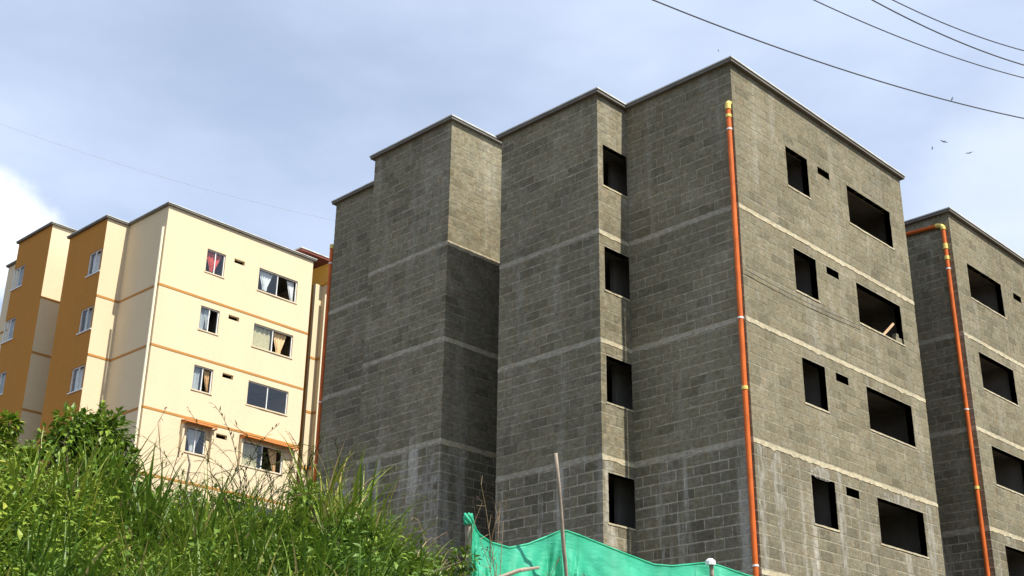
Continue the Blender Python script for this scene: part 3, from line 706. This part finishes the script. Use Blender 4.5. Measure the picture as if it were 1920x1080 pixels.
def npt(i, j):
    p = tw[i]; z = p.z+.005-(j/rows)*1.9; i /= 1.8; j /= 2.1
    am = min(1, j/4)
    n = noise.noise(Vector((i*.16, j*.10, 5)))*.16+noise.noise(Vector((i*.45+j*.22, j*.12, 8)))*.07+noise.noise(Vector((i*.3-j*.5, j*.3, 2)))*.035
    return p+toward*(n*am+.03+.10*math.sin(j*.25)*am)+Vector((0, 0, z-p.z))-fo
for i in range(len(tw)-1):
    for j in range(rows): nm_.face([npt(i, j+1), npt(i+1, j+1), npt(i+1, j), npt(i, j)])
net = nm_.build('netting', M['net'], fence, smooth=True)
rope = MB(); rope.tube([p-fo+toward*.03 for p in tw], .012, 6); rope.build('top_hem', M['net'], fence)
kn = MB(); c = at(878, 968, D1)-fo      # net bunched over the first post
for k in range(5):
    a = k*1.3; kn.tube([c+Vector((.04*math.cos(a+i*.5), .04*math.sin(a+i*.5), .03-.026*i)) for i in range(6)], [.012, .02, .022, .021, .018, .01], 6)
kn.build('net_knot', M['net'], fence, smooth=True)

# ------------------------------------------------------------------ vegetation
class Veg(MB):
    def blade(s, base, az, L, wd, lean, curl, tint, seg=6, fold=.0):
        h = Vector((math.sin(az), math.cos(az), 0)); side = Vector((h.y, -h.x, 0)); tw_ = R.uniform(-.9, .9)
        side = (side*math.cos(tw_)+h*math.sin(tw_)*.6).normalized()
        p = Vector(base); ang = lean; i0 = len(s.v)
        for k in range(seg+1):
            t = k/seg; ww = wd*(.55+.9*t if t < .4 else .91*(1-((t-.4)/.6)**1.7))*.5
            s.v += [tuple(p-side*ww), tuple(p+side*ww)]
            ang = lean+curl*t**1.6
            p = p+(h*math.sin(ang)+Vector((0, 0, math.cos(ang))))*(L/seg)
        for k in range(seg):
            a = i0+2*k; s.f.append((a, a+1, a+3, a+2)); s.rnd.append(min(1, max(0, tint+.10*(k/seg)-.03))); s.mi.append(0)
    def leaf(s, p, d, nrm, L, wd, tint):
        d = d.normalized(); sd = d.cross(nrm).normalized(); up_ = sd.cross(d).normalized(); i0 = len(s.v)
        mid = p+d*L*.45-up_*L*.02; tip = p+d*L-up_*L*.14
        s.v += [tuple(p), tuple(mid+sd*wd*.5+up_*wd*.16), tuple(mid), tuple(mid-sd*wd*.5+up_*wd*.16), tuple(tip)]
        for q in ((i0, i0+1, i0+2), (i0, i0+2, i0+3), (i0+1, i0+4, i0+2), (i0+2, i0+4, i0+3)):
            s.f.append(q); s.rnd.append(min(1, max(0, tint))); s.mi.append(0)
def polar(az, d): a = math.radians(az); x, y = CAM.x+d*math.sin(a), CAM.y+d*math.cos(a); return Vector((x, y, terr(x, y)))
def rdir(): 
    while True:
        v = Vector((R.uniform(-1, 1), R.uniform(-1, 1), R.uniform(-1, 1)))
        if .05 < v.length < 1: return v.normalized()

# the grass mass of the slope
gm = Veg()
for i in range(13500):
    az = R.uniform(17, 45.5); d = math.sqrt(R.uniform(6.5**2, 14.5**2)); b = polar(az, d)
    cl = noise.noise(Vector((b.x*.7, b.y*.7, 1)))+.5*noise.noise(Vector((b.x*2.2, b.y*2.2, 4)))
    if cl < -.30 and R.random() < .8: continue
    fade = (1-max(0, (az-39)/7)*.65)*(.72 if az < 27.5 and d > 11 else 1)
    L = (R.uniform(.4, .95)+.45*max(0, cl))*fade
    tint = .34+.42*noise.noise(Vector((b.x*.55, b.y*.55, 40)))+.2*cl+R.gauss(0, .13); tint += .15*max(0, (31-az)/12)
    dead = noise.noise(Vector((b.x*.8, b.y*.8, 77))); L *= 1-.35*max(0, dead)
    if R.random() < .03+.55*max(0, dead-.12): tint = R.uniform(.84, 1)
    gm.blade(b-Vector((0, 0, .05)), R.uniform(0, 6.28), L, R.uniform(.012, .030), R.uniform(.05, .6), R.uniform(.4, 2.3), tint, 6)
tag(gm.build('slope_grass', M['grass'], attr='tint'), 'mixed green grass covering the slope in the lower left', 'grass', kind='stuff')
# small-leaved creepers and weeds between the grass
lm = Veg()
for i in range(2600):
    az = R.uniform(17, 45); d = math.sqrt(R.uniform(7.5**2, 14**2)); b = polar(az, d)
    cl = noise.noise(Vector((b.x*.9, b.y*.9, 21)))
    if cl < -.02-(.25 if az < 28 else 0) or noise.noise(Vector((b.x*.8, b.y*.8, 77))) > .3: continue
    fade = 1-max(0, (az-40)/6)*.6
    hgt = R.uniform(.25, .7)*fade+.3*cl; tint = .36+.45*noise.noise(Vector((b.x*1.4, b.y*1.4, 33)))+(.28 if az < 28.5 else 0)
    for k in range(16):
        p = b+Vector((R.gauss(0, .13), R.gauss(0, .13), hgt*R.uniform(.25, 1)))
        dd = rdir(); dd.z = dd.z*.4-.1; s_ = R.uniform(.03, .065)
        lm.leaf(p, dd, Vector((R.uniform(-.5, .5), R.uniform(-.8, .2), 1)), s_*1.4, s_*.75, tint+R.gauss(0, .14))
tag(lm.build('slope_weeds', M['leaf'], attr='tint'), 'small leaved weeds and creepers tangled in the slope grass', 'weeds', kind='stuff')

def tuft(az, d, n, L, lean, label, tint=.4, wd=.026, group='tall grass tufts on the slope'):
    c = polar(az, d); root = empty('grass_tuft', c, label=label, cat='grass', group=group); v = Veg(); dry = Veg()
    for i in range(n):
        b = Vector((R.gauss(0, .10), R.gauss(0, .10), -.06)); a = R.uniform(0, 6.28)
        t = v if R.random() > .08 else dry
        t.blade(b, a, L*R.uniform(.55, 1.1), wd*R.uniform(.6, 1.15), R.uniform(.02, lean), R.uniform(.3, 1.9), tint+R.gauss(0, .13) if t is v else R.uniform(.3, 1), 8)
    v.build('blades', M['grass'], root, 'tint'); dry.build('dry_blades', M['dry'], root, 'tint')
def az_of(x): 
    d = at(x, 1000, 10)-CAM; return math.degrees(math.atan2(d.x, d.y))
for x, d, n, L, lean, ti, lb in ((190, 11.6, 120, 1.25, .35, .34, 'dense dark green grass tuft below the leafy bush'), (110, 10.6, 90, 1.05, .5, .55, 'yellowish green grass tuft at the far left below the bush'),
        (30, 10.4, 80, 1.0, .55, .6, 'light green grass tuft at the left edge of the picture'), (270, 11.2, 110, 1.2, .4, .33, 'dark upright grass tuft under the corner of the cream building'),
        (375, 10.9, 120, 1.15, .4, .38, 'broad grass tuft below the small awning window'), (440, 11.6, 90, 1.15, .45, .27, 'darkest bluish green grass tuft in the middle of the slope'),
        (520, 12.2, 80, 1.1, .55, .5, 'arching grass tuft below the wide awning window'), (612, 12.6, 120, 1.45, .4, .62, 'tallest bright green grass tuft against the left edge of the grey building'),
        (665, 12.6, 90, 1.15, .6, .58, 'bright arching grass tuft in front of the grey wall'), (715, 12.4, 80, 1.0, .6, .52, 'green grass tuft where the slope falls along the grey wall'),
        (765, 12.2, 60, .85, .65, .5, 'small grass tuft low in front of the grey wall'), (815, 12.8, 45, .7, .6, .55, 'sparse low grass tuft left of the first fence post'),
        (335, 12.8, 70, 1.05, .5, .66, 'yellow green grass tuft on the crest beneath the cream gable')):
    tuft(az_of(x), d, n, L, lean, lb, ti)

def arching(x, d, n, L, label):
    c = polar(az_of(x), d); root = empty('seeding_grass', c, label=label, cat='grass', group='arching dark seed stems against the cream building'); st = MB(); sv = Veg()
    for i in range(n):
        a = R.uniform(0, 6.28); h = Vector((math.sin(a), math.cos(a), 0)); p = Vector((R.gauss(0, .15), R.gauss(0, .15), 0)); lean = R.uniform(.02, .3); cu = R.uniform(1.0, 2.5); pts = []; LL = L*R.uniform(.7, 1.12)
        for k in range(11):
            pts.append(p.copy()); an = lean+cu*(k/10)**2.4; p = p+(h*math.sin(an)+Vector((0, 0, math.cos(an))))*LL/10
        st.tube(pts, [.0055-.0003*k for k in range(11)], 4, R.random())
        for k in range(5, 11):
            for q in range(3):
                dd = (pts[k]-pts[k-1]).normalized()+rdir()*.55
                sv.leaf(pts[k]-(pts[k]-pts[k-1])*q/3, dd, Vector((0, 0, 1)), R.uniform(.05, .10), R.uniform(.008, .016), R.random())
        for k in (2, 4):
            sv.blade(pts[k], R.uniform(0, 6.28), R.uniform(.3, .5), .014, R.uniform(.3, .8), R.uniform(.5, 1.6), R.uniform(.4, 1), 5)
    st.build('stems', M['seed'], root, 'tint'); sv.build('seed_heads', M['seed'], root, 'tint')
for x, d, n, L, lb in ((415, 12.9, 8, 1.53, 'thin arching seed stems under the vent of the cream building'), (465, 12.9, 11, 1.58, 'dense arching dark seed stems before the wide awning window'),
        (520, 12.8, 12, 1.43, 'dark curling seed stems before the cream building corner'), (565, 12.8, 9, 1.38, 'arching seed stems beside the gap between the buildings'),
        (330, 12.9, 5, 1.15, 'few thin dark seed stems under the small awning window')):
    arching(x, d, n, L, lb)

def bush(x, d, hw, hh, zc, n, label, tint, ls=.085, lobes=9, name='leafy_bush', grp='leafy bushes on the slope', seed=1):
    c = polar(az_of(x), d); root = empty(name, c, label=label, cat='bush', group=grp); rr = random.Random(seed); v = Veg(); st = MB()
    for i in range(lobes):
        ld = Vector((rr.gauss(0, .55)*hw, rr.gauss(0, .45)*hw, zc+rr.uniform(-.75, .95)*hh)); lr = rr.uniform(.32, .55)*min(hw, hh)
        st.tube([Vector((rr.gauss(0, .03), rr.gauss(0, .03), -.1)), Vector((ld.x*.35, ld.y*.35, ld.z*.5)), ld], [.02, .014, .005], 6)
        for k in range(n//lobes):
            q = rdir(); rad = lr*(R.random()**.4); p = ld+Vector((q.x*rad*1.1, q.y*rad*1.1, q.z*rad*.85))
            dd = (q+Vector((0, 0, -.35))+rdir()*.5); s_ = ls*R.uniform(.6, 1.2)
            v.leaf(p, dd, q+Vector((0, 0, .9)), s_*1.35, s_*.72, tint+R.gauss(0, .18))
        for k in range(2):          # shoots poking out of the outline
            q = rdir(); q.z = abs(q.z); e_ = ld+q*lr*R.uniform(1.15, 1.6); st.tube([ld, e_], [.006, .003], 5)
            for m_ in range(9): v.leaf(ld+(e_-ld)*R.uniform(.5, 1.05), q+rdir()*.9, Vector((0, 0, 1)), ls*1.2, ls*.62, tint+R.gauss(.08, .12))
    st.build('branches', M['bark'], root); v.build('foliage', M['leaf'], root, 'tint')
bush(162, 12.3, .44, .50, .52, 5200, 'round leafy green bush standing out against the cream building corner', .44, .064, 20, seed=3)
bush(35, 12.6, .60, .15, .58, 1500, 'low spreading leafy bush at the left edge under the ochre wall', .68, .065, 9, seed=5)
bush(640, 11.6, .55, .32, .38, 1500, 'small leaved dark green shrub in front of the grey wall foot', .40, .05, 11, seed=8)
bush(735, 11.8, .5, .25, .30, 1100, 'low small leaved shrub at the right end of the slope', .38, .05, 9, seed=11)
bush(545, 11.3, .42, .28, .36, 900, 'small leaved shrub below the painted neighbour building', .45, .05, 8, seed=14)
bush(480, 12.7, .40, .22, .42, 700, 'leafy shrub on the crest below the wide awning window', .5, .055, 7, seed=17)

def stalks(x, d, n, L, label, lean=.3):
    c = polar(az_of(x), d); root = empty('dry_weed', c, label=label, cat='weed', group='dry brown weeds by the fence'); s = MB(); lf = Veg()
    for i in range(n):
        a = R.uniform(0, 6.28); h = Vector((math.sin(a), math.cos(a), 0)); p = Vector((R.gauss(0, .12), R.gauss(0, .12), -.05)); an = R.uniform(.0, lean); pts = []; LL = L*R.uniform(.6, 1.1)
        for k in range(8): pts.append(p.copy()); an += R.uniform(-.1, .18); p = p+(h*math.sin(an)+Vector((0, 0, math.cos(an))))*LL/7
        s.tube(pts, [.007-.0006*k for k in range(8)], 5, R.random())
        for k in range(3, 8):
            q = pts[k]+(rdir()+Vector((0, 0, .6)))*R.uniform(.06, .18); s.tube([pts[k], q], [.003, .002], 4, R.random())
            lf.leaf(q, rdir(), Vector((0, 0, 1)), .05, .018, R.random())
    s.build('stems', M['dry'], root, 'tint'); lf.build('dry_leaves', M['dry'], root, 'tint')
stalks(930, 14.6, 9, 1.75, 'tall thin dry brown weed between the fence post and leaning pole')
stalks(850, 14.0, 3, 1.3, 'thin dry weed left of the first fence post')
stalks(975, 13.4, 16, .95, 'low tangle of dry brush in front of the green net', .8)
stalks(300, 13.0, 3, 1.3, 'bare dry twigs beside the small awning window of the cream building', .5)
m = MB(); m.tube([at(930, 1085, 13.2), at(975, 1069, 13.3), at(1010, 1064, 13.5)], [.02, .022, .015], 7); tag(m.build('dry_branch', M['wood'], None), 'pale dry branch lying in front of the green net', 'branch')
m = MB(); m.tube([at(350, 905, 12.9), at(356, 870, 12.9), at(352, 852, 12.9)], [.012, .011, .008], 7)
m.tube([at(345, 960, 12.9), at(350, 905, 12.9)], [.013, .012], 7); tag(m.build('thin_stake', M['wood']), 'thin brown stake standing under the small awning window of the cream building', 'stake')
